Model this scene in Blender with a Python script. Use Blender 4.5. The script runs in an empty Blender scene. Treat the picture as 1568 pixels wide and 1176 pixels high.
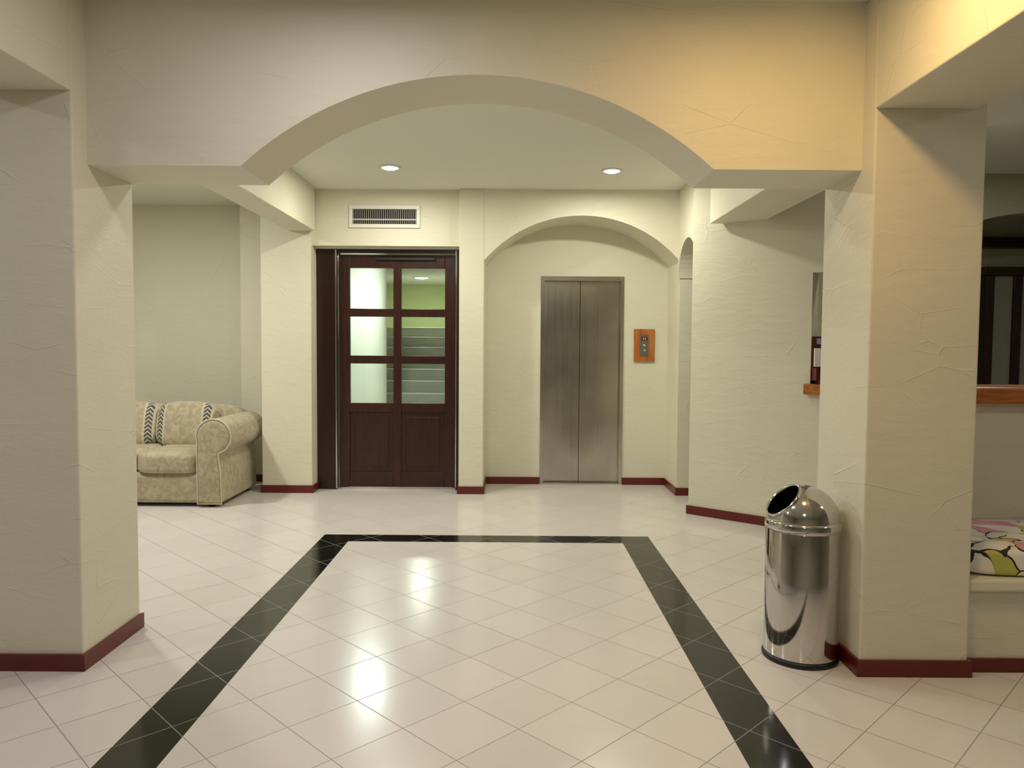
import bpy, bmesh, math, random
from mathutils import Vector, Matrix
random.seed(3)
scene=bpy.context.scene
scene.view_settings.view_transform='Standard'
scene.view_settings.look='None'
scene.view_settings.exposure=-0.18
H=2.88

# ---------------------------------------------------------------- materials
def srgb(r,g,b):
    f=lambda c:(c/255/12.92) if c/255<=0.04045 else ((c/255+0.055)/1.055)**2.4
    return (f(r),f(g),f(b),1)
def newmat(name):
    m=bpy.data.materials.new(name); m.use_nodes=True
    nt=m.node_tree; b=nt.nodes['Principled BSDF']
    return m,nt,b
def mat(name,col,rough=.6,metal=0,noise=0.0,nscale=8,bump=0.0,bscale=60,emis=None,estr=0,coat=0,spec=.5):
    m,nt,b=newmat(name)
    b.inputs['Base Color'].default_value=col
    b.inputs['Roughness'].default_value=rough
    b.inputs['Metallic'].default_value=metal
    b.inputs['Coat Weight'].default_value=coat
    b.inputs['Specular IOR Level'].default_value=spec
    tc=nt.nodes.new('ShaderNodeTexCoord')
    if noise:
        n=nt.nodes.new('ShaderNodeTexNoise'); n.inputs['Scale'].default_value=nscale; n.inputs['Detail'].default_value=4
        nt.links.new(tc.outputs['Object'],n.inputs['Vector'])
        mx=nt.nodes.new('ShaderNodeMix'); mx.data_type='RGBA'
        mx.inputs['A'].default_value=tuple(c*(1-noise) for c in col[:3])+(1,)
        mx.inputs['B'].default_value=tuple(min(1,c*(1+noise)) for c in col[:3])+(1,)
        nt.links.new(n.outputs['Fac'],mx.inputs['Factor'])
        nt.links.new(mx.outputs['Result'],b.inputs['Base Color'])
    if bump:
        n=nt.nodes.new('ShaderNodeTexNoise'); n.inputs['Scale'].default_value=bscale; n.inputs['Detail'].default_value=4
        nt.links.new(tc.outputs['Object'],n.inputs['Vector'])
        bp=nt.nodes.new('ShaderNodeBump'); bp.inputs['Strength'].default_value=bump; bp.inputs['Distance'].default_value=.01
        nt.links.new(n.outputs['Fac'],bp.inputs['Height']); nt.links.new(bp.outputs['Normal'],b.inputs['Normal'])
    if emis:
        b.inputs['Emission Color'].default_value=emis; b.inputs['Emission Strength'].default_value=estr
    return m
def plaster(name,col,strength=.36):
    m,nt,b=newmat(name)
    b.inputs['Roughness'].default_value=.5; b.inputs['Specular IOR Level'].default_value=.35
    tc=nt.nodes.new('ShaderNodeTexCoord'); L=nt.links.new
    n=nt.nodes.new('ShaderNodeTexNoise'); n.inputs['Scale'].default_value=2.5; n.inputs['Detail'].default_value=5
    L(tc.outputs['Object'],n.inputs['Vector'])
    mx=nt.nodes.new('ShaderNodeMix'); mx.data_type='RGBA'
    mx.inputs['A'].default_value=tuple(c*.95 for c in col[:3])+(1,)
    mx.inputs['B'].default_value=tuple(min(1,c*1.05) for c in col[:3])+(1,)
    L(n.outputs['Fac'],mx.inputs['Factor']); L(mx.outputs['Result'],b.inputs['Base Color'])
    mp=nt.nodes.new('ShaderNodeMapping'); mp.inputs['Rotation'].default_value=(.5,.7,.4); mp.inputs['Scale'].default_value=(1,1,2.6)
    L(tc.outputs['Object'],mp.inputs['Vector'])
    v=nt.nodes.new('ShaderNodeTexVoronoi'); v.feature='DISTANCE_TO_EDGE'; v.inputs['Scale'].default_value=2.1; L(mp.outputs['Vector'],v.inputs['Vector'])
    mr=nt.nodes.new('ShaderNodeMapRange'); mr.inputs['From Max'].default_value=.014; mr.inputs['To Min'].default_value=.55; mr.inputs['To Max'].default_value=0
    L(v.outputs['Distance'],mr.inputs['Value'])
    n3=nt.nodes.new('ShaderNodeTexNoise'); n3.inputs['Scale'].default_value=3.2; L(tc.outputs['Object'],n3.inputs['Vector'])
    mr3=nt.nodes.new('ShaderNodeMapRange'); mr3.inputs['From Min'].default_value=.48; mr3.inputs['From Max'].default_value=.6; L(n3.outputs['Fac'],mr3.inputs['Value'])
    ml=nt.nodes.new('ShaderNodeMath'); ml.operation='MULTIPLY'; L(mr.outputs[0],ml.inputs[0]); L(mr3.outputs[0],ml.inputs[1])
    n4=nt.nodes.new('ShaderNodeTexNoise'); n4.inputs['Scale'].default_value=8; n4.inputs['Detail'].default_value=6; n4.inputs['Roughness'].default_value=.55; L(mp.outputs['Vector'],n4.inputs['Vector'])
    ad=nt.nodes.new('ShaderNodeMath'); ad.operation='ADD'; L(ml.outputs[0],ad.inputs[0]); L(n4.outputs['Fac'],ad.inputs[1])
    bp=nt.nodes.new('ShaderNodeBump'); bp.inputs['Strength'].default_value=strength; bp.inputs['Distance'].default_value=.009
    L(ad.outputs[0],bp.inputs['Height']); L(bp.outputs['Normal'],b.inputs['Normal'])
    return m
def tile(name,c1,c2,grout,rough,gw=.008,bump=.12,spec=.5):
    m,nt,b=newmat(name); L=nt.links.new
    b.inputs['Specular IOR Level'].default_value=spec
    tc=nt.nodes.new('ShaderNodeTexCoord'); sp=nt.nodes.new('ShaderNodeSeparateXYZ'); L(tc.outputs['Object'],sp.inputs[0])
    D=.4243
    def M(op,a,bb=None,c=None):
        n=nt.nodes.new('ShaderNodeMath'); n.operation=op
        for i,v in enumerate((a,bb,c)):
            if v is None: continue
            if isinstance(v,(int,float)): n.inputs[i].default_value=v
            else: L(v,n.inputs[i])
        return n.outputs[0]
    A=M('DIVIDE',M('SUBTRACT',M('ADD',sp.outputs[0],sp.outputs[1]),.18),D)
    B=M('DIVIDE',M('SUBTRACT',M('SUBTRACT',sp.outputs[0],sp.outputs[1]),.31),D)
    def edge(v):
        f=M('FRACT',v); return M('MINIMUM',f,M('SUBTRACT',1.0,f))
    e=M('MINIMUM',edge(A),edge(B))
    g=nt.nodes.new('ShaderNodeMapRange'); g.inputs['From Min'].default_value=gw*.5; g.inputs['From Max'].default_value=gw; L(e,g.inputs['Value'])
    cb=nt.nodes.new('ShaderNodeCombineXYZ'); L(M('FLOOR',A),cb.inputs[0]); L(M('FLOOR',B),cb.inputs[1])
    wn=nt.nodes.new('ShaderNodeTexWhiteNoise'); L(cb.outputs[0],wn.inputs['Vector'])
    nz=nt.nodes.new('ShaderNodeTexNoise'); nz.inputs['Scale'].default_value=7; nz.inputs['Detail'].default_value=6; L(tc.outputs['Object'],nz.inputs['Vector'])
    fac=M('ADD',M('MULTIPLY',wn.outputs['Value'],.5),M('MULTIPLY',nz.outputs['Fac'],.5))
    mx=nt.nodes.new('ShaderNodeMix'); mx.data_type='RGBA'; mx.inputs['A'].default_value=c1; mx.inputs['B'].default_value=c2; L(fac,mx.inputs['Factor'])
    col=mx.outputs['Result']
    mg=nt.nodes.new('ShaderNodeMix'); mg.data_type='RGBA'; mg.inputs['A'].default_value=grout; L(col,mg.inputs['B']); L(g.outputs[0],mg.inputs['Factor'])
    L(mg.outputs['Result'],b.inputs['Base Color'])
    rr=nt.nodes.new('ShaderNodeMapRange'); rr.inputs['To Min'].default_value=.6; rr.inputs['To Max'].default_value=rough; L(g.outputs[0],rr.inputs['Value']); L(rr.outputs[0],b.inputs['Roughness'])
    n5=nt.nodes.new('ShaderNodeTexNoise'); n5.inputs['Scale'].default_value=3; L(tc.outputs['Object'],n5.inputs['Vector'])
    hh=M('ADD',M('MULTIPLY',g.outputs[0],.3),M('MULTIPLY',n5.outputs['Fac'],.25))
    bp=nt.nodes.new('ShaderNodeBump'); bp.inputs['Strength'].default_value=bump; bp.inputs['Distance'].default_value=.004
    L(hh,bp.inputs['Height']); L(bp.outputs['Normal'],b.inputs['Normal'])
    return m
def wood(name,c1,c2,rough=.35,scale=6,axis=2):
    m,nt,b=newmat(name); L=nt.links.new
    tc=nt.nodes.new('ShaderNodeTexCoord'); mp=nt.nodes.new('ShaderNodeMapping')
    s=[6,6,6]; s[axis]=.6; mp.inputs['Scale'].default_value=s
    L(tc.outputs['Object'],mp.inputs['Vector'])
    n=nt.nodes.new('ShaderNodeTexNoise'); n.inputs['Scale'].default_value=scale; n.inputs['Detail'].default_value=6; n.inputs['Distortion'].default_value=1.2
    L(mp.outputs['Vector'],n.inputs['Vector'])
    mx=nt.nodes.new('ShaderNodeMix'); mx.data_type='RGBA'; mx.inputs['A'].default_value=c1; mx.inputs['B'].default_value=c2
    mr=nt.nodes.new('ShaderNodeMapRange'); mr.inputs['From Min'].default_value=.35; mr.inputs['From Max'].default_value=.65
    L(n.outputs['Fac'],mr.inputs['Value']); L(mr.outputs[0],mx.inputs['Factor']); L(mx.outputs['Result'],b.inputs['Base Color'])
    b.inputs['Roughness'].default_value=rough
    return m

WALL=plaster('wall_plaster',srgb(224,220,199))
CEIL=mat('ceiling_paint',srgb(228,229,215),.8,bump=.1,bscale=20)
FLOOR=tile('floor_tile_cream',srgb(212,206,200),srgb(222,216,210),srgb(150,142,132),.2,spec=.45)
BLACK=tile('floor_tile_black',srgb(9,10,8),srgb(24,26,22),srgb(128,124,112),.12,gw=.009)
BASE=mat('baseboard_oxblood',srgb(98,26,24),.3,noise=.15)
MAHOG=wood('mahogany',srgb(42,16,11),srgb(60,24,16),.3)
MAHOGD=wood('mahogany_dark',srgb(36,14,11),srgb(48,19,14),.28)
OAK=wood('honey_wood',srgb(160,92,38),srgb(196,122,58),.35)
OAKX=wood('honey_wood_long',srgb(160,92,38),srgb(196,122,58),.35,axis=0)
CHROME=mat('chrome',srgb(205,203,200),.09,1)
STEEL=mat('satin_steel',srgb(150,150,148),.3,1)
WHITE=mat('white_paint',srgb(228,227,220),.45)
DARK=mat('dark_void',srgb(15,14,13),.8)
RUBBER=mat('black_rubber',srgb(14,14,14),.45)
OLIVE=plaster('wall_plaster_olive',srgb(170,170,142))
LIME=mat('wall_lime',srgb(208,220,158),.7,noise=.05,nscale=3)
def brushed():
    m,nt,b=newmat('brushed_stainless'); L=nt.links.new
    tc=nt.nodes.new('ShaderNodeTexCoord'); mp=nt.nodes.new('ShaderNodeMapping'); mp.inputs['Scale'].default_value=(120,120,1.0)
    L(tc.outputs['Object'],mp.inputs['Vector'])
    n=nt.nodes.new('ShaderNodeTexNoise'); n.inputs['Scale'].default_value=1; n.inputs['Detail'].default_value=2; L(mp.outputs['Vector'],n.inputs['Vector'])
    n2=nt.nodes.new('ShaderNodeTexNoise'); n2.inputs['Scale'].default_value=2.4; n2.inputs['Detail'].default_value=3; L(tc.outputs['Object'],n2.inputs['Vector'])
    mx=nt.nodes.new('ShaderNodeMix'); mx.data_type='RGBA'; mx.inputs['A'].default_value=srgb(180,175,166); mx.inputs['B'].default_value=srgb(204,199,190)
    mr=nt.nodes.new('ShaderNodeMapRange'); mr.inputs['From Min'].default_value=.3; mr.inputs['From Max'].default_value=.7; L(n2.outputs['Fac'],mr.inputs['Value'])
    L(mr.outputs[0],mx.inputs['Factor']); L(mx.outputs['Result'],b.inputs['Base Color'])
    b.inputs['Metallic'].default_value=1
    r=nt.nodes.new('ShaderNodeMapRange'); r.inputs['From Min'].default_value=.3; r.inputs['From Max'].default_value=.7; r.inputs['To Min'].default_value=.15; r.inputs['To Max'].default_value=.22; L(n.outputs['Fac'],r.inputs['Value']); L(r.outputs[0],b.inputs['Roughness'])
    bp=nt.nodes.new('ShaderNodeBump'); bp.inputs['Strength'].default_value=.12; bp.inputs['Distance'].default_value=.01
    L(n2.outputs['Fac'],bp.inputs['Height']); L(bp.outputs['Normal'],b.inputs['Normal'])
    return m
BRUSH=brushed()
def glassmat():
    m,nt,b=newmat('pane_glass'); L=nt.links.new
    nt.nodes.remove(b); out=nt.nodes['Material Output']
    tr=nt.nodes.new('ShaderNodeBsdfTransparent'); tr.inputs[0].default_value=(.92,.97,.95,1)
    gl=nt.nodes.new('ShaderNodeBsdfGlossy'); gl.inputs['Roughness'].default_value=.03
    fr=nt.nodes.new('ShaderNodeFresnel'); mx=nt.nodes.new('ShaderNodeMixShader')
    L(fr.outputs[0],mx.inputs[0]); L(tr.outputs[0],mx.inputs[1]); L(gl.outputs[0],mx.inputs[2]); L(mx.outputs[0],out.inputs[0])
    return m
GLASS=glassmat()

# ---------------------------------------------------------------- mesh helpers
def obj_from_bm(name,bm,m,parent=None,smooth=False,bevel=0,segs=2):
    bmesh.ops.recalc_face_normals(bm,faces=bm.faces)
    me=bpy.data.meshes.new(name); bm.to_mesh(me); bm.free()
    if m is not None:
        for x in (m if isinstance(m,(list,tuple)) else [m]): me.materials.append(x)
    o=bpy.data.objects.new(name,me); scene.collection.objects.link(o)
    if smooth:
        for p in me.polygons: p.use_smooth=True
    if bevel:
        md=o.modifiers.new('bevel','BEVEL'); md.width=bevel; md.segments=segs; md.limit_method='ANGLE'; md.angle_limit=math.radians(40)
    if parent: o.parent=parent
    return o
def add_box(bm,x0,x1,y0,y1,z0,z1,mi=0):
    vs=[bm.verts.new(p) for p in ((x0,y0,z0),(x1,y0,z0),(x1,y1,z0),(x0,y1,z0),(x0,y0,z1),(x1,y0,z1),(x1,y1,z1),(x0,y1,z1))]
    for f in ((0,3,2,1),(4,5,6,7),(0,1,5,4),(1,2,6,5),(2,3,7,6),(3,0,4,7)):
        fc=bm.faces.new([vs[i] for i in f]); fc.material_index=mi
    return vs
def boxes(name,lst,m,parent=None,bevel=0,segs=2):
    bm=bmesh.new()
    for b in lst: add_box(bm,*b)
    return obj_from_bm(name,bm,m,parent,bevel=bevel,segs=segs)
def box(name,x0,x1,y0,y1,z0,z1,m,parent=None,bevel=0,segs=2):
    return boxes(name,[(x0,x1,y0,y1,z0,z1)],m,parent,bevel,segs)
def add_prism(bm,pts,axis,a,b):
    def P(p,c):
        return (p[0],c,p[1]) if axis=='Y' else (c,p[0],p[1]) if axis=='X' else (p[0],p[1],c)
    A=[bm.verts.new(P(p,a)) for p in pts]; B=[bm.verts.new(P(p,b)) for p in pts]
    bm.faces.new(A); bm.faces.new(B[::-1]); n=len(pts)
    for i in range(n): bm.faces.new([A[i],A[(i+1)%n],B[(i+1)%n],B[i]])
def prism(name,pts,axis,a,b,m,parent=None,smooth=False,bevel=0):
    bm=bmesh.new(); add_prism(bm,pts,axis,a,b)
    return obj_from_bm(name,bm,m,parent,smooth,bevel)
def arch_pts(c0,c1,zs,ztop,n=40):
    h=(c1-c0)/2; r=ztop-zs; R=(h*h+r*r)/(2*r); cx=(c0+c1)/2; cz=ztop-R
    a=math.asin(min(1,h/R)); 
    if r>h: a=math.pi-a
    return [(cx+R*math.sin(-a+2*a*i/n),cz+R*math.cos(-a+2*a*i/n)) for i in range(n+1)]
def lathe(name,prof,c,m,parent=None,n=64,smooth=True):
    bm=bmesh.new(); rings=[]
    for r,z in prof:
        rings.append([bm.verts.new((c[0]+r*math.cos(2*math.pi*i/n),c[1]+r*math.sin(2*math.pi*i/n),c[2]+z)) for i in range(n)] if r>1e-6 else [bm.verts.new((c[0],c[1],c[2]+z))])
    for a,b in zip(rings,rings[1:]):
        for i in range(n):
            j=(i+1)%n
            if len(a)==1 and len(b)==1: continue
            if len(a)==1: bm.faces.new([a[0],b[j],b[i]])
            elif len(b)==1: bm.faces.new([a[i],a[j],b[0]])
            else: bm.faces.new([a[i],a[j],b[j],b[i]])
    return obj_from_bm(name,bm,m,parent,smooth)
def empty(name,loc=(0,0,0)):
    e=bpy.data.objects.new(name,None); scene.collection.objects.link(e); e.location=loc; e.empty_display_size=.1
    return e
def cushion(name,c,d,m,parent=None,p=5,rot=(0,0,0),cuts=14):
    bm=bmesh.new(); bmesh.ops.create_cube(bm,size=2)
    bmesh.ops.subdivide_edges(bm,edges=bm.edges[:],cuts=cuts,use_grid_fill=True)
    for v in bm.verts:
        x,y,z=v.co; r=(abs(x)**p+abs(y)**p+abs(z)**p)**(-1/p)
        v.co=Vector((x*r*d[0]/2,y*r*d[1]/2,z*r*d[2]/2))
    o=obj_from_bm(name,bm,m,parent,True); o.location=c; o.rotation_euler=rot
    return o
def base_path(name,pts,side=1,h=.072,t=.014):
    bm=bmesh.new()
    for (a,b) in zip(pts,pts[1:]):
        A=Vector(a); B=Vector(b); d=(B-A).normalized(); n=Vector((-d.y,d.x))*side*t
        e=d*t*.98
        q=[A-e*0,B+e*0,B+n+e,A+n-e]
        add_prism(bm,[(v.x,v.y) for v in q],'Z',0.0,h)
    return obj_from_bm(name,bm,BASE)

# ---------------------------------------------------------------- floor and ceiling
bm=bmesh.new()
xs=[-7,-1.385,-1.17,.805,1.02,6.5]; ys=[-4.5,5.335,5.53,13.6]
V=[[bm.verts.new((x,y,0)) for y in ys] for x in xs]
for i in range(5):
    for j in range(3):
        f=bm.faces.new([V[i][j],V[i+1][j],V[i+1][j+1],V[i][j+1]])
        blk=(i in(1,3) and j<=1) or (i in (1,2,3) and j==1)
        f.material_index=1 if blk else 0
fl=obj_from_bm('floor',bm,[FLOOR,BLACK])
if fl.data.polygons[0].normal.z<0: fl.data.flip_normals()
boxes('ceiling',[(-7,6.5,-4.5,7.66,H,H+.1),(-7,-2.375,7.66,8.2,H,H+.1),(2.7,6.5,7.66,7.8,H,H+.1)],CEIL)

# ---------------------------------------------------------------- foreground arcade
PF,PB=3.165,3.66
LX,RX=-1.835,1.50
box('wall_pillar_left',-2.32,LX,PF,PB,0,H,WALL,bevel=.008)
box('wall_pillar_right',RX,1.965,PF,PB,0,H,WALL,bevel=.008)
a=arch_pts(-1.176,.862,2.172,2.565)
pts=[(LX,H),(LX,2.172)]+a+[(RX,2.172),(RX,H)]
prism('wall_arch_header',pts,'Y',3.275,PB,WALL)
box('wall_beam_left',-2.26,LX+.001,-4.5,PF,2.45,H,WALL,bevel=.006)
box('wall_beam_right',RX-.001,1.92,-4.5,PF,2.40,H,WALL,bevel=.006)
box('wall_header_left',-7,-2.32,3.2,PB,2.45,H,WALL)
base_path('baseboard_pillar_left',[(-2.32,PF),(LX,PF),(LX,PB)],side=-1)
base_path('baseboard_pillar_right',[(RX,PB),(RX,PF),(1.965,PF),(1.965,PF+.03)],side=-1)

# outer lobby
box('wall_left',-7.1,-7,-4.5,13,0,H,WALL)
box('wall_right',6.5,6.6,-4.5,13,0,H,WALL)
box('wall_front',-7,6.5,-4.6,-4.5,0,H,WALL)

# ---------------------------------------------------------------- back zone
box('wall_beam_alcove',-2.11,-1.86,PB,7.11,2.48,H,WALL,bevel=.005)
box('wall_pier',-2.375,-1.90,7.11,7.66,0,H,WALL,bevel=.006)
box('wall_alcove_step',-2.78,-2.375,7.70,8.2,0,H,WALL,bevel=.006)
box('wall_alcove_back',-7,-2.78,8.02,8.2,0,H,WALL)
box('wall_door_header',-1.90,-.505,7.17,7.66,2.352,H,WALL)
box('wall_column',-.505,-.272,7.11,7.66,0,H,WALL,bevel=.006)
a=arch_pts(-.272,1.575,2.215,2.64)
pts=[(-.272,H)]+a+[(1.575,H)]
prism('wall_elevator_arch',pts,'Y',7.11,7.66,WALL)
EX0,EX1,EZ=.288,1.133,2.124
boxes('wall_back',[(-.5,EX0,7.66,7.8,0,H),(EX1,2.7,7.66,7.8,0,H),(EX0,EX1,7.66,7.8,EZ,H)],WALL)
a=arch_pts(6.40,7.10,2.06,2.39,24)
prism('wall_side_arch',[(6.30,H),(6.30,0),(6.40,0)]+a+[(7.11,2.06),(7.11,H)],'X',1.555,1.70,WALL)
box('wall_side',1.575,2.7,7.11,7.66,0,H,WALL)
box('wall_passage_end',2.6,2.7,6.0,7.11,0,H,WALL)

# diagonal wall with reception opening
P0=Vector((1.505,6.325)); d=Vector((.767,-.636)).normalized(); nrm=Vector((-d.y,d.x))
if nrm.y<0: nrm=-nrm
def dpts(s0,s1,t0=0,t1=.14):
    return [tuple(P0+d*s0+nrm*t0),tuple(P0+d*s1+nrm*t0),tuple(P0+d*s1+nrm*t1),tuple(P0+d*s0+nrm*t1)]
prism('wall_diagonal',dpts(0,.985),'Z',0,H,WALL)
prism('wall_diagonal_half',dpts(.985,2.0),'Z',0,1.06,WALL)
prism('wall_diagonal_lintel',dpts(.985,2.0),'Z',1.98,H,WALL)
led=[P0+d*.95-nrm*.05,P0+d*2.0-nrm*.05,P0+d*2.0+nrm*.24,P0+d*.99+nrm*.24,P0+d*.99-nrm*.003,P0+d*.95-nrm*.003]
prism('trim_counter_ledge',[tuple(v) for v in led],'Z',1.06,1.14,OAKX,bevel=.006)
base_path('baseboard_diagonal',[tuple(P0),tuple(P0+d*2.0)],side=-1)
box('wall_beam_reception',1.60,1.99,PB,6.16,2.415,H,WALL,bevel=.005)

base_path('baseboard_pier',[(-2.375,7.66),(-2.375,7.11),(-1.90,7.11),(-1.90,7.30)],side=-1)
base_path('baseboard_column',[(-.505,7.30),(-.505,7.11),(-.272,7.11),(-.272,7.66),(EX0-.01,7.66)],side=-1)
base_path('baseboard_elevator_right',[(EX1+.01,7.66),(1.575,7.66),(1.575,7.11),(2.6,7.11)],side=-1)
base_path('baseboard_alcove',[(-7,8.02),(-2.78,8.02),(-2.78,7.70),(-2.375,7.70)],side=-1)
base_path('baseboard_side_corner',[(1.555,6.40),(1.555,6.30)],side=-1)

# ---------------------------------------------------------------- reception
box('wall_reception_half',1.97,6.5,3.86,4.02,0,1.13,WALL)
box('counter_top_reception',1.96,6.5,3.80,4.14,1.13,1.215,OAKX,bevel=.01)
a=arch_pts(3.2,5.6,2.05,2.56,30)
prism('wall_reception_arch',[(2.7,H),(2.7,0),(3.2,0)]+a+[(5.6,0),(6.5,0),(6.5,H)],'Y',6.36,6.5,OLIVE)
box('wall_reception_back',2.7,6.5,7.3,7.4,0,H,OLIVE)
wd=empty('wooden_door',(4.85,7.25,0))
def W(n,*b,m=MAHOGD):
    return box(n,b[0]-4.85,b[1]-4.85,b[2]-7.25,b[3]-7.25,b[4],b[5],m,wd,bevel=.006)
W('jamb_left',4.52,4.60,7.2,7.3,0,2.12); W('jamb_right',5.5,5.58,7.2,7.3,0,2.12)
W('head',4.50,5.60,7.2,7.3,2.12,2.2); W('transom',4.45,5.65,7.2,7.3,2.38,2.48)
W('stile_left',4.80,4.88,7.22,7.3,0.02,2.12)
W('panel',4.60,5.5,7.25,7.3,0.02,2.12,m=mat('door_panel_grey',srgb(150,150,136),.5,noise=.1))
# masonry bench and floral cushion
bn=empty('built_in_bench',(3.2,3.5,0))
box('bench_body',1.975-3.2,4.6-3.2,3.22-3.5,3.85-3.5,0,.36,WALL,bn,bevel=.01)
box('bench_slab',1.972-3.2,4.62-3.2,3.185-3.5,3.85-3.5,.36,.415,WALL,bn,bevel=.012)
base_path('baseboard_bench',[(1.99,3.22),(4.6,3.22)],side=-1,h=.06)
def floral():
    m,nt,b=newmat('floral_fabric'); L=nt.links.new
    tc=nt.nodes.new('ShaderNodeTexCoord')
    nz=nt.nodes.new('ShaderNodeTexNoise'); nz.inputs['Scale'].default_value=4; L(tc.outputs['Object'],nz.inputs['Vector'])
    mixv=nt.nodes.new('ShaderNodeMix'); mixv.data_type='RGBA'; mixv.inputs['Factor'].default_value=.2
    L(tc.outputs['Object'],mixv.inputs['A']); L(nz.outputs['Color'],mixv.inputs['B'])
    v=nt.nodes.new('ShaderNodeTexVoronoi'); v.inputs['Scale'].default_value=9; L(mixv.outputs['Result'],v.inputs['Vector'])
    cr=nt.nodes.new('ShaderNodeValToRGB'); cr.color_ramp.interpolation='CONSTANT'
    e=cr.color_ramp.elements; e[0].color=srgb(234,230,218); e[0].position=0
    e[1].color=srgb(222,150,168); e[1].position=.32
    for p,c in ((.47,srgb(234,230,218)),(.58,srgb(190,188,96)),(.72,srgb(228,165,178)),(.82,srgb(234,230,218))):
        x=e.new(p); x.color=c
    sx=nt.nodes.new('ShaderNodeSeparateColor'); L(v.outputs['Color'],sx.inputs[0]); L(sx.outputs[0],cr.inputs[0])
    v2=nt.nodes.new('ShaderNodeTexVoronoi'); v2.feature='DISTANCE_TO_EDGE'; v2.inputs['Scale'].default_value=9; L(mixv.outputs['Result'],v2.inputs['Vector'])
    nm=nt.nodes.new('ShaderNodeTexNoise'); nm.inputs['Scale'].default_value=4; L(tc.outputs['Object'],nm.inputs['Vector'])
    wid=nt.nodes.new('ShaderNodeMapRange'); wid.inputs['From Min'].default_value=.48; wid.inputs['From Max'].default_value=.72; wid.inputs['To Min'].default_value=0; wid.inputs['To Max'].default_value=.07; L(nm.outputs['Fac'],wid.inputs['Value'])
    lt=nt.nodes.new('ShaderNodeMath'); lt.operation='GREATER_THAN'; L(v2.outputs['Distance'],lt.inputs[0]); L(wid.outputs[0],lt.inputs[1])
    mx=nt.nodes.new('ShaderNodeMix'); mx.data_type='RGBA'; mx.inputs['A'].default_value=srgb(48,42,40); L(cr.outputs[0],mx.inputs['B']); L(lt.outputs[0],mx.inputs['Factor'])
    L(mx.outputs['Result'],b.inputs['Base Color']); b.inputs['Roughness'].default_value=.85
    return m
FLOR=floral()
cushion('bench_cushion',(3.18,3.53,.475),(2.4,.64,.125),FLOR,p=9,cuts=20)
# brochure rack on the ledge
br=empty('brochure_rack'); br.location=(2.385,5.68,1.14)
RED=mat('dark_red_board',srgb(98,34,26),.4)
box('back_board',-.11,.11,.02,.04,0,.36,RED,br,bevel=.003)
box('tray',-.11,.11,-.06,.02,0,.03,RED,br,bevel=.003)
box('side_board',-.11,-.10,-.06,.02,0,.12,RED,br)
box('leaflet_1',-.10,.10,-.005,.015,.13,.27,mat('paper',srgb(240,240,236),.7),br)
box('leaflet_2',-.08,.06,.005,.018,.30,.345,mat('paper_blue',srgb(150,160,205),.7),br)

# ---------------------------------------------------------------- door
dr=empty('door_1',(-1.2,7.36,0))
def D(n,x0,x1,y0,y1,z0,z1,m=MAHOG,bv=.004): return box(n,x0+1.2,x1+1.2,y0,y1,z0,z1,m,dr,bevel=bv)
D('frame_left',-1.898,-1.70,-.06,.10,0,2.35,MAHOGD); D('frame_right',-.55,-.507,-.06,.10,0,2.35,MAHOGD)
D('frame_head',-1.70,-.55,-.06,.10,2.30,2.35,MAHOGD)
bm=bmesh.new()
xL,xR=-1.69,-.555; cA=(-1.587,-1.161); cB=(-1.084,-.658)
o=1.2
for (a0,a1) in ((xL,cA[0]),(cA[1],cB[0]),(cB[1],xR)): add_box(bm,a0+o,a1+o,-.02,.03,.012,2.29)
for (z0,z1) in ((.012,.17),(.76,.845),(1.232,1.31),(1.69,1.768),(2.161,2.29)):
    for (a0,a1) in (cA,cB): add_box(bm,a0+o,a1+o,-.02,.03,z0,z1)
obj_from_bm('leaf_frame',bm,MAHOG,dr,bevel=.004)
for i,(a0,a1) in enumerate((cA,cB)):
    bm=bmesh.new(); add_box(bm,a0+o-.005,a1+o+.005,-.004,.02,.165,.765)
    add_box(bm,a0+o+.05,a1+o-.05,-.012,-.003,.22,.71)
    obj_from_bm('lower_panel_%d'%(i+1),bm,MAHOG,dr,bevel=.008)
    for j,(z0,z1) in enumerate(((.845,1.232),(1.31,1.69),(1.768,2.161))):
        box('glass_%d_%d'%(i+1,j+1),a0+o-.004,a1+o+.004,.004,.009,z0-.004,z1+.004,GLASS,dr)
D('chrome_strip_left',-1.715,-1.70,-.075,-.06,.01,2.33,CHROME,.002)
D('chrome_strip_right',-.552,-.54,-.075,-.06,.03,2.33,CHROME,.002)
D('closer_bar',-1.33,-.75,-.045,-.02,2.235,2.26,RUBBER,.003)
D('kick_plate',-1.60,-.58,-.03,-.018,.0,.022,CHROME,.001)
D('lintel_trim',-1.898,-.507,-.075,-.06,2.338,2.352,WHITE,.001)

# stair hall behind the door
boxes('ceiling_stair_hall',[(-2.37,-.3,7.66,8.2,2.5,2.6),(-3.4,-.3,8.2,13.5,2.5,2.6)],CEIL)
box('wall_stair_back',-3.4,-.3,13.4,13.5,0,2.6,LIME)
box('wall_stair_right',-.45,-.33,7.8,13.4,0,2.6,WALL)
CREAM=mat('stair_wall_cream',srgb(238,243,228),.6)
bm=bmesh.new()
pts=[(-3.4,9.3),(-3.4,9.1)]+[(-1.78+.22*math.sin(t),9.32-.22*math.cos(t)) for t in [math.pi*k/16 for k in range(17)]]+[(-3.4,9.54)]
add_prism(bm,pts,'Z',0,2.5); obj_from_bm('wall_stair_round_end',bm,CREAM)
bm=bmesh.new()
add_box(bm,-1.54,-.46,8.9,9.56,0,.155); 
for i in range(1,11):
    add_box(bm,(-1.54 if i<3 else -2.6),-.46,8.9+i*.29+(.06 if i==3 else 0),8.9+(i+1)*.29,0,.155*(i+1))
add_box(bm,-2.6,-.46,12.09,13.38,0,.155*11)
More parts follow.
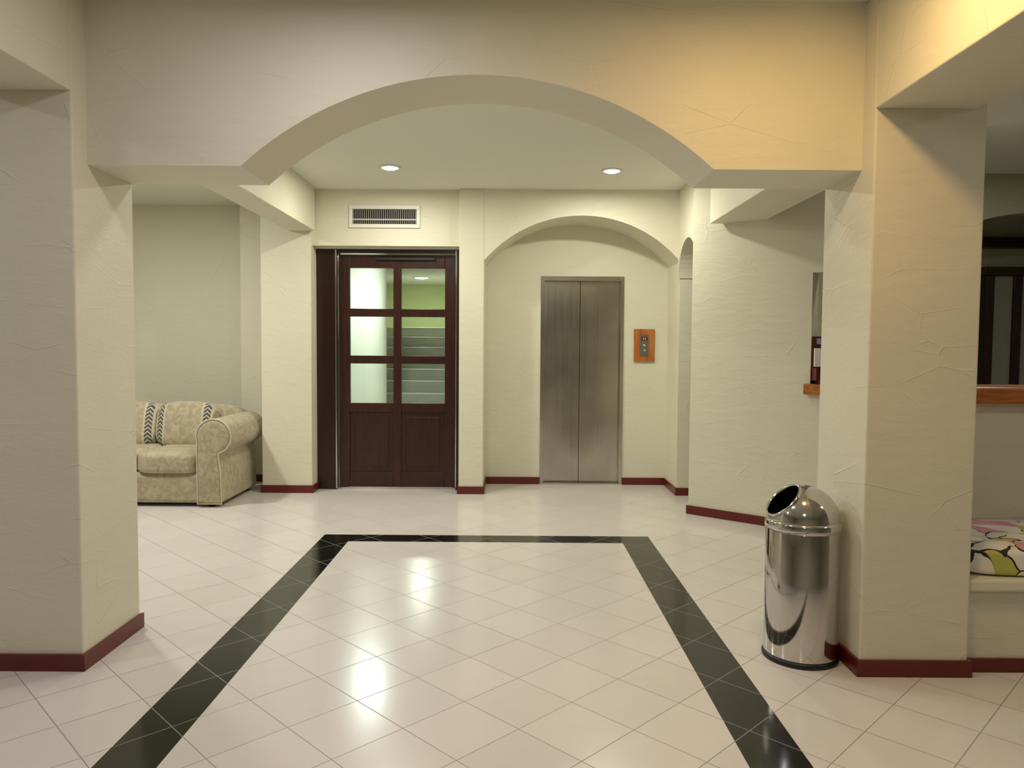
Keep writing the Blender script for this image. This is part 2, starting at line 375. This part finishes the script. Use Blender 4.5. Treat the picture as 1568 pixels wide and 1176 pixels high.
obj_from_bm('staircase',bm,mat('stair_stone',srgb(172,172,156),.5,noise=.15,nscale=4),bevel=.012)

# ---------------------------------------------------------------- AC vent
av=empty('air_vent_grille',(-1.215,7.17,2.625))
w,h=.336,.105
bm=bmesh.new()
for b_ in ((-w,w,-.018,0,h-.035,h),(-w,w,-.018,0,-h,-h+.035),(-w,-w+.035,-.018,0,-h+.035,h-.035),(w-.035,w,-.018,0,-h+.035,h-.035),(-w+.03,w-.03,-.014,0,-.032,-.022)): add_box(bm,*b_)
obj_from_bm('rim',bm,WHITE,av,bevel=.003)
box('cavity',-w+.03,w-.03,-.003,0.0,-h+.03,h-.03,DARK,av)
bm=bmesh.new()
for i in range(30):
    x=-w+.045+i*(2*w-.09)/29
    add_box(bm,x-.003,x+.003,-.013,-.003,-h+.03,h-.03)
obj_from_bm('fins',bm,mat('fin_grey',srgb(150,148,138),.5),av)

# ---------------------------------------------------------------- elevator
el=empty('elevator_door',(.71,7.66,0))
def E(n,x0,x1,y0,y1,z0,z1,m=BRUSH,bv=.002): return box(n,x0-.71,x1-.71,y0,y1,z0,z1,m,el,bevel=bv)
E('jamb_left',EX0,EX0+.035,-.012,.13,0,EZ); E('jamb_right',EX1-.035,EX1,-.012,.13,0,EZ)
E('head',EX0+.035,EX1-.035,-.012,.13,EZ-.045,EZ)
E('leaf_left',EX0+.03,.690,.055,.08,.015,EZ-.04); E('leaf_right',.694,EX1-.03,.055,.08,.015,EZ-.04)
E('shaft_dark',EX0+.02,EX1-.02,.082,.09,0,EZ-.02,DARK)
E('sill',EX0,EX1,-.02,.1,0,.014,CHROME)
cp=empty('elevator_call_panel',(1.341,7.66,1.43))
box('wood_plate',-.105,.105,-.022,0,-.165,.165,OAK,cp,bevel=.004)
box('steel_plate',-.045,.045,-.028,-.022,-.11,.11,STEEL,cp,bevel=.002)
REDL=mat('indicator_red',srgb(60,5,5),.3,emis=(1,.05,.03,1),estr=2.5)
box('display',-.03,.03,-.032,-.028,.05,.085,DARK,cp)
for k,x in enumerate((-.018,.004)): box('digit_%d'%k,x,x+.012,-.034,-.032,.057,.078,REDL,cp)
for z in (.0,-.05):
    q=lathe('button',[(0,0),(.012,0),(.012,.006),(0,.006)],(0,0,0),CHROME,cp,24); q.rotation_euler=(math.pi/2,0,0); q.location=(0,-.028,z)

# ---------------------------------------------------------------- trash can
tb=empty('trash_can',(1.326,3.375,0))
R=.161
lathe('base_ring',[(0,0),(R+.004,0),(R+.006,.012),(R+.002,.024),(0,.024)],(0,0,0),RUBBER,tb)
lathe('body',[(0,.024),(R-.001,.024),(R,.03),(R,.59),(R-.003,.595),(0,.595)],(0,0,0),CHROME,tb,96)
lathe('collar',[(R-.004,.590),(R+.004,.593),(R+.005,.602),(R+.005,.626),(R,.634),(R-.006,.636)],(0,0,0),CHROME,tb,96)
bm=bmesh.new(); n=96; m_=40; rd=R-.003; zb=.628
HA=math.radians(35)
hd=Vector((-.72,-.06,.69)).normalized(); hcos=math.cos(HA)
rings=[]
for i in range(m_+1):
    th=math.pi/2*i/m_
    if i==m_: rings.append([bm.verts.new((0,0,rd))]); continue
    rings.append([bm.verts.new((rd*math.cos(th)*math.cos(2*math.pi*k/n),rd*math.cos(th)*math.sin(2*math.pi*k/n),rd*math.sin(th))) for k in range(n)])
for a_,b_ in zip(rings,rings[1:]):
    for k in range(n):
        j=(k+1)%n
        bm.faces.new([a_[k],a_[j],b_[j],b_[k]] if len(b_)>1 else [a_[k],a_[j],b_[0]])
cutp=hd*(rd*hcos)
res=bmesh.ops.bisect_plane(bm,geom=bm.verts[:]+bm.edges[:]+bm.faces[:],plane_co=cutp,plane_no=hd,clear_outer=True)
for v in bm.verts: v.co.z+=zb
dome=obj_from_bm('dome',bm,CHROME,tb,True)
ins=dome.data.copy(); ins.materials.clear(); ins.materials.append(RUBBER)
lin=bpy.data.objects.new('dome_lining',ins); scene.collection.objects.link(lin); lin.parent=tb
for v in ins.vertices:
    v.co.x*=.975; v.co.y*=.975; v.co.z=zb+(v.co.z-zb)*.975
bm=bmesh.new(); rr=rd*math.sin(HA); t_=.006
q=hd.to_track_quat('Z','Y'); cen=hd*(rd*hcos)+Vector((0,0,zb)); N=64
rings=[]
for i in range(N):
    a_=2*math.pi*i/N
    ring=[]
    for k in range(12):
        b_=2*math.pi*k/12; p=Vector(((rr+t_*math.cos(b_))*math.cos(a_),(rr+t_*math.cos(b_))*math.sin(a_),t_*1.6*math.sin(b_)))
        ring.append(bm.verts.new(cen+q@p))
    rings.append(ring)
for i in range(N):
    for k in range(12):
        bm.faces.new([rings[i][k],rings[(i+1)%N][k],rings[(i+1)%N][(k+1)%12],rings[i][(k+1)%12]])
obj_from_bm('hole_rim',bm,CHROME,tb,True)
lathe('liner',[(0,.60),(rd-.012,.60),(rd-.012,.625)],(0,0,0),RUBBER,tb)

# ---------------------------------------------------------------- sofa
def fabric(name,stripe=False):
    m,nt,b=newmat(name); L=nt.links.new
    tc=nt.nodes.new('ShaderNodeTexCoord')
    n=nt.nodes.new('ShaderNodeTexNoise'); n.inputs['Scale'].default_value=14; n.inputs['Detail'].default_value=5; n.inputs['Distortion'].default_value=1.5; L(tc.outputs['Object'],n.inputs['Vector'])
    mr=nt.nodes.new('ShaderNodeMapRange'); mr.inputs['From Min'].default_value=.4; mr.inputs['From Max'].default_value=.6; L(n.outputs['Fac'],mr.inputs['Value'])
    mx=nt.nodes.new('ShaderNodeMix'); mx.data_type='RGBA'; mx.inputs['A'].default_value=srgb(164,152,124); mx.inputs['B'].default_value=srgb(184,172,144); L(mr.outputs[0],mx.inputs['Factor'])
    col=mx.outputs['Result']
    if stripe:
        sp=nt.nodes.new('ShaderNodeSeparateXYZ'); L(tc.outputs['Object'],sp.inputs[0])
        def M(op,a,bb=0):
            q=nt.nodes.new('ShaderNodeMath'); q.operation=op
            for i,v in enumerate((a,bb)):
                if isinstance(v,(int,float)): q.inputs[i].default_value=v
                else: L(v,q.inputs[i])
            return q.outputs[0]
        xx=M('ABSOLUTE',sp.outputs[0])
        dd=M('ABSOLUTE',M('SUBTRACT',xx,.215))
        band=M('LESS_THAN',dd,.045)
        core=M('LESS_THAN',dd,.03)
        zz=M('ADD',M('MULTIPLY',sp.outputs[2],26),M('MULTIPLY',dd,26))
        dash=M('GREATER_THAN',M('FRACT',zz),.35)
        m1=nt.nodes.new('ShaderNodeMix'); m1.data_type='RGBA'; L(col,m1.inputs['A']); m1.inputs['B'].default_value=srgb(200,192,168); L(band,m1.inputs['Factor'])
        m2=nt.nodes.new('ShaderNodeMix'); m2.data_type='RGBA'; L(m1.outputs['Result'],m2.inputs['A']); m2.inputs['B'].default_value=srgb(84,82,76)
        L(M('MULTIPLY',core,dash),m2.inputs['Factor']); col=m2.outputs['Result']
    L(col,b.inputs['Base Color']); b.inputs['Roughness'].default_value=.9; b.inputs['Sheen Weight'].default_value=.2
    bp=nt.nodes.new('ShaderNodeBump'); bp.inputs['Strength'].default_value=.5; bp.inputs['Distance'].default_value=.007; L(n.outputs['Fac'],bp.inputs['Height']); L(bp.outputs['Normal'],b.inputs['Normal'])
    return m
FAB=fabric('sofa_damask'); FABS=fabric('sofa_damask_striped',True)
PIPE=mat('sofa_piping',srgb(206,198,174),.8)
sf=empty('sofa',(-3.54,6.92,0))
def arm(name,sgn):
    pts=[(0,.03),(0,.52)]
    cx,cz,r=.145,.615,.15
    for k in range(25):
        a_=math.radians(200-k*(200+75)/24); pts.append((cx+r*math.cos(a_),cz+r*math.sin(a_)))
    pts+= [(.185,.42),(.20,.32),(.21,.03)]
    pts=[(sgn*(p[0]+.83),p[1]) for p in pts]
    bm=bmesh.new(); add_prism(bm,pts,'Y',-.50,.42)
    o_=obj_from_bm(name,bm,FAB,sf,bevel=.03,segs=4)
    for p in o_.data.polygons: p.use_smooth=True
    cu=bpy.data.curves.new(name+'_piping','CURVE'); cu.dimensions='3D'; s=cu.splines.new('POLY'); s.points.add(len(pts)-1)
    for i,p in enumerate(pts): s.points[i].co=(p[0]*1.0,-.492,p[1],1)
    s.use_cyclic_u=True; cu.bevel_depth=.006; cu.materials.append(PIPE)
    c_=bpy.data.objects.new(name+'_piping',cu); scene.collection.objects.link(c_); c_.parent=sf
arm('arm_right',1); arm('arm_left',-1)
box('base',-.84,.84,-.46,.45,.03,.29,FAB,sf,bevel=.02,segs=3)
box('front_rail',-.835,.835,-.475,-.44,.05,.27,FAB,sf,bevel=.015,segs=3)
cushion('back_frame',(0,.40,.44),(1.9,.24,.78),FAB,sf,p=8,rot=(math.radians(-6),0,0))
for i in range(3):
    x=-.555+i*.555
    cushion('seat_cushion_%d'%(i+1),(x,-.12,.375),(.56,.76,.20),FAB,sf,p=6)
for i in range(3):
    x=-.62+i*.54
    cushion('back_cushion_%d'%(i+1),(x,.20,.635),(.56,.27,.46),FABS,sf,p=3.4,rot=(math.radians(-13),0,0),cuts=18)
for sx in (-1,1):
    for sy in (-.42,.38): lathe('foot',[(0,0),(.03,0),(.035,.04),(0,.04)],(sx*.93,sy,0),MAHOGD,sf,20)

# ---------------------------------------------------------------- lamps
def lamp(name,x,y,z,col,power,r=.068,estr=25,lr=None,spread=math.pi):
    e=empty(name,(x,y,z))
    lathe('trim_ring',[(r,0),(r+.022,0),(r+.02,-.008),(r,-.010),(r-.006,-.002)],(0,0,0),WHITE,e,40)
    g=mat(name+'_glow',(1,1,1,1),.5,emis=tuple(col)+(1,),estr=estr)
    lathe('bulb',[(r-.008,-.002),(r*.7,-.016),(r*.4,-.022),(0,-.024)],(0,0,0),g,e,40)
    l=bpy.data.lights.new(name+'_light','AREA'); l.shape='DISK'; l.size=(lr or r)*2; l.energy=power; l.color=col; l.spread=spread
    o_=bpy.data.objects.new('light_source',l); scene.collection.objects.link(o_); o_.parent=e; o_.location=(0,0,-.03)
warmw=(1.0,.96,.80); cool=(.95,.92,1.0); amber=(1.0,.64,.26)
lamp('ceiling_downlight_or_fill',-1.02,6.28,H,warmw,25,estr=14)
lamp('ceiling_downlight_or_fill',.82,6.34,H,warmw,25,estr=14)
lamp('ceiling_downlight_or_fill',-.5,4.35,H,(.94,.97,1.0),13,r=.12,estr=3)
lamp('ceiling_downlight_or_fill',-.7,2.4,H,cool,13,r=.13,estr=4)
lamp('ceiling_downlight_or_fill',1.0,2.35,H,amber,17,r=.11,estr=4)
lamp('ceiling_downlight_or_fill',-3.5,5.6,H,(1,1,.92),62,r=.12,estr=6)  # unseen lamp added to light the sofa alcove wall
lamp('ceiling_downlight_or_fill',-3.6,2.0,H,cool,16,r=.12,estr=6)  # out-of-view fill that brightens the left pillar front
lamp('ceiling_downlight_or_fill',0,-.8,H,(1,.97,.96),24,r=.15,estr=6)  # added fill light behind the camera, lifts the foreground
lamp('ceiling_downlight_or_fill',3.6,2.0,H,(1,.9,.76),11,r=.12,estr=6)
lamp('ceiling_downlight_or_fill',3.6,5.2,H,(.97,1,.9),9,r=.09,estr=6)
lamp('ceiling_downlight_or_fill',-1.45,12.0,2.5,(.98,1,.87),26,r=.12,estr=8)
lamp('ceiling_downlight_or_fill',-1.6,8.35,2.5,(.95,1,.95),34,r=.12,estr=8)  # hidden lamp added to brighten the cream stair wall behind the glass
wd_=bpy.data.worlds.new('world'); scene.world=wd_; wd_.use_nodes=True
wd_.node_tree.nodes['Background'].inputs[0].default_value=(.5,.5,.5,1); wd_.node_tree.nodes['Background'].inputs[1].default_value=.1

# ---------------------------------------------------------------- camera
cam=bpy.data.cameras.new('camera'); co=bpy.data.objects.new('camera',cam); scene.collection.objects.link(co)
cam.sensor_width=36; cam.lens=26.4; cam.clip_start=.05
co.matrix_world=Matrix.Translation((0,0,1.4))@Matrix.Rotation(math.radians(90-2.79),4,'X')@Matrix.Rotation(math.radians(.4),4,'Z')
scene.camera=co
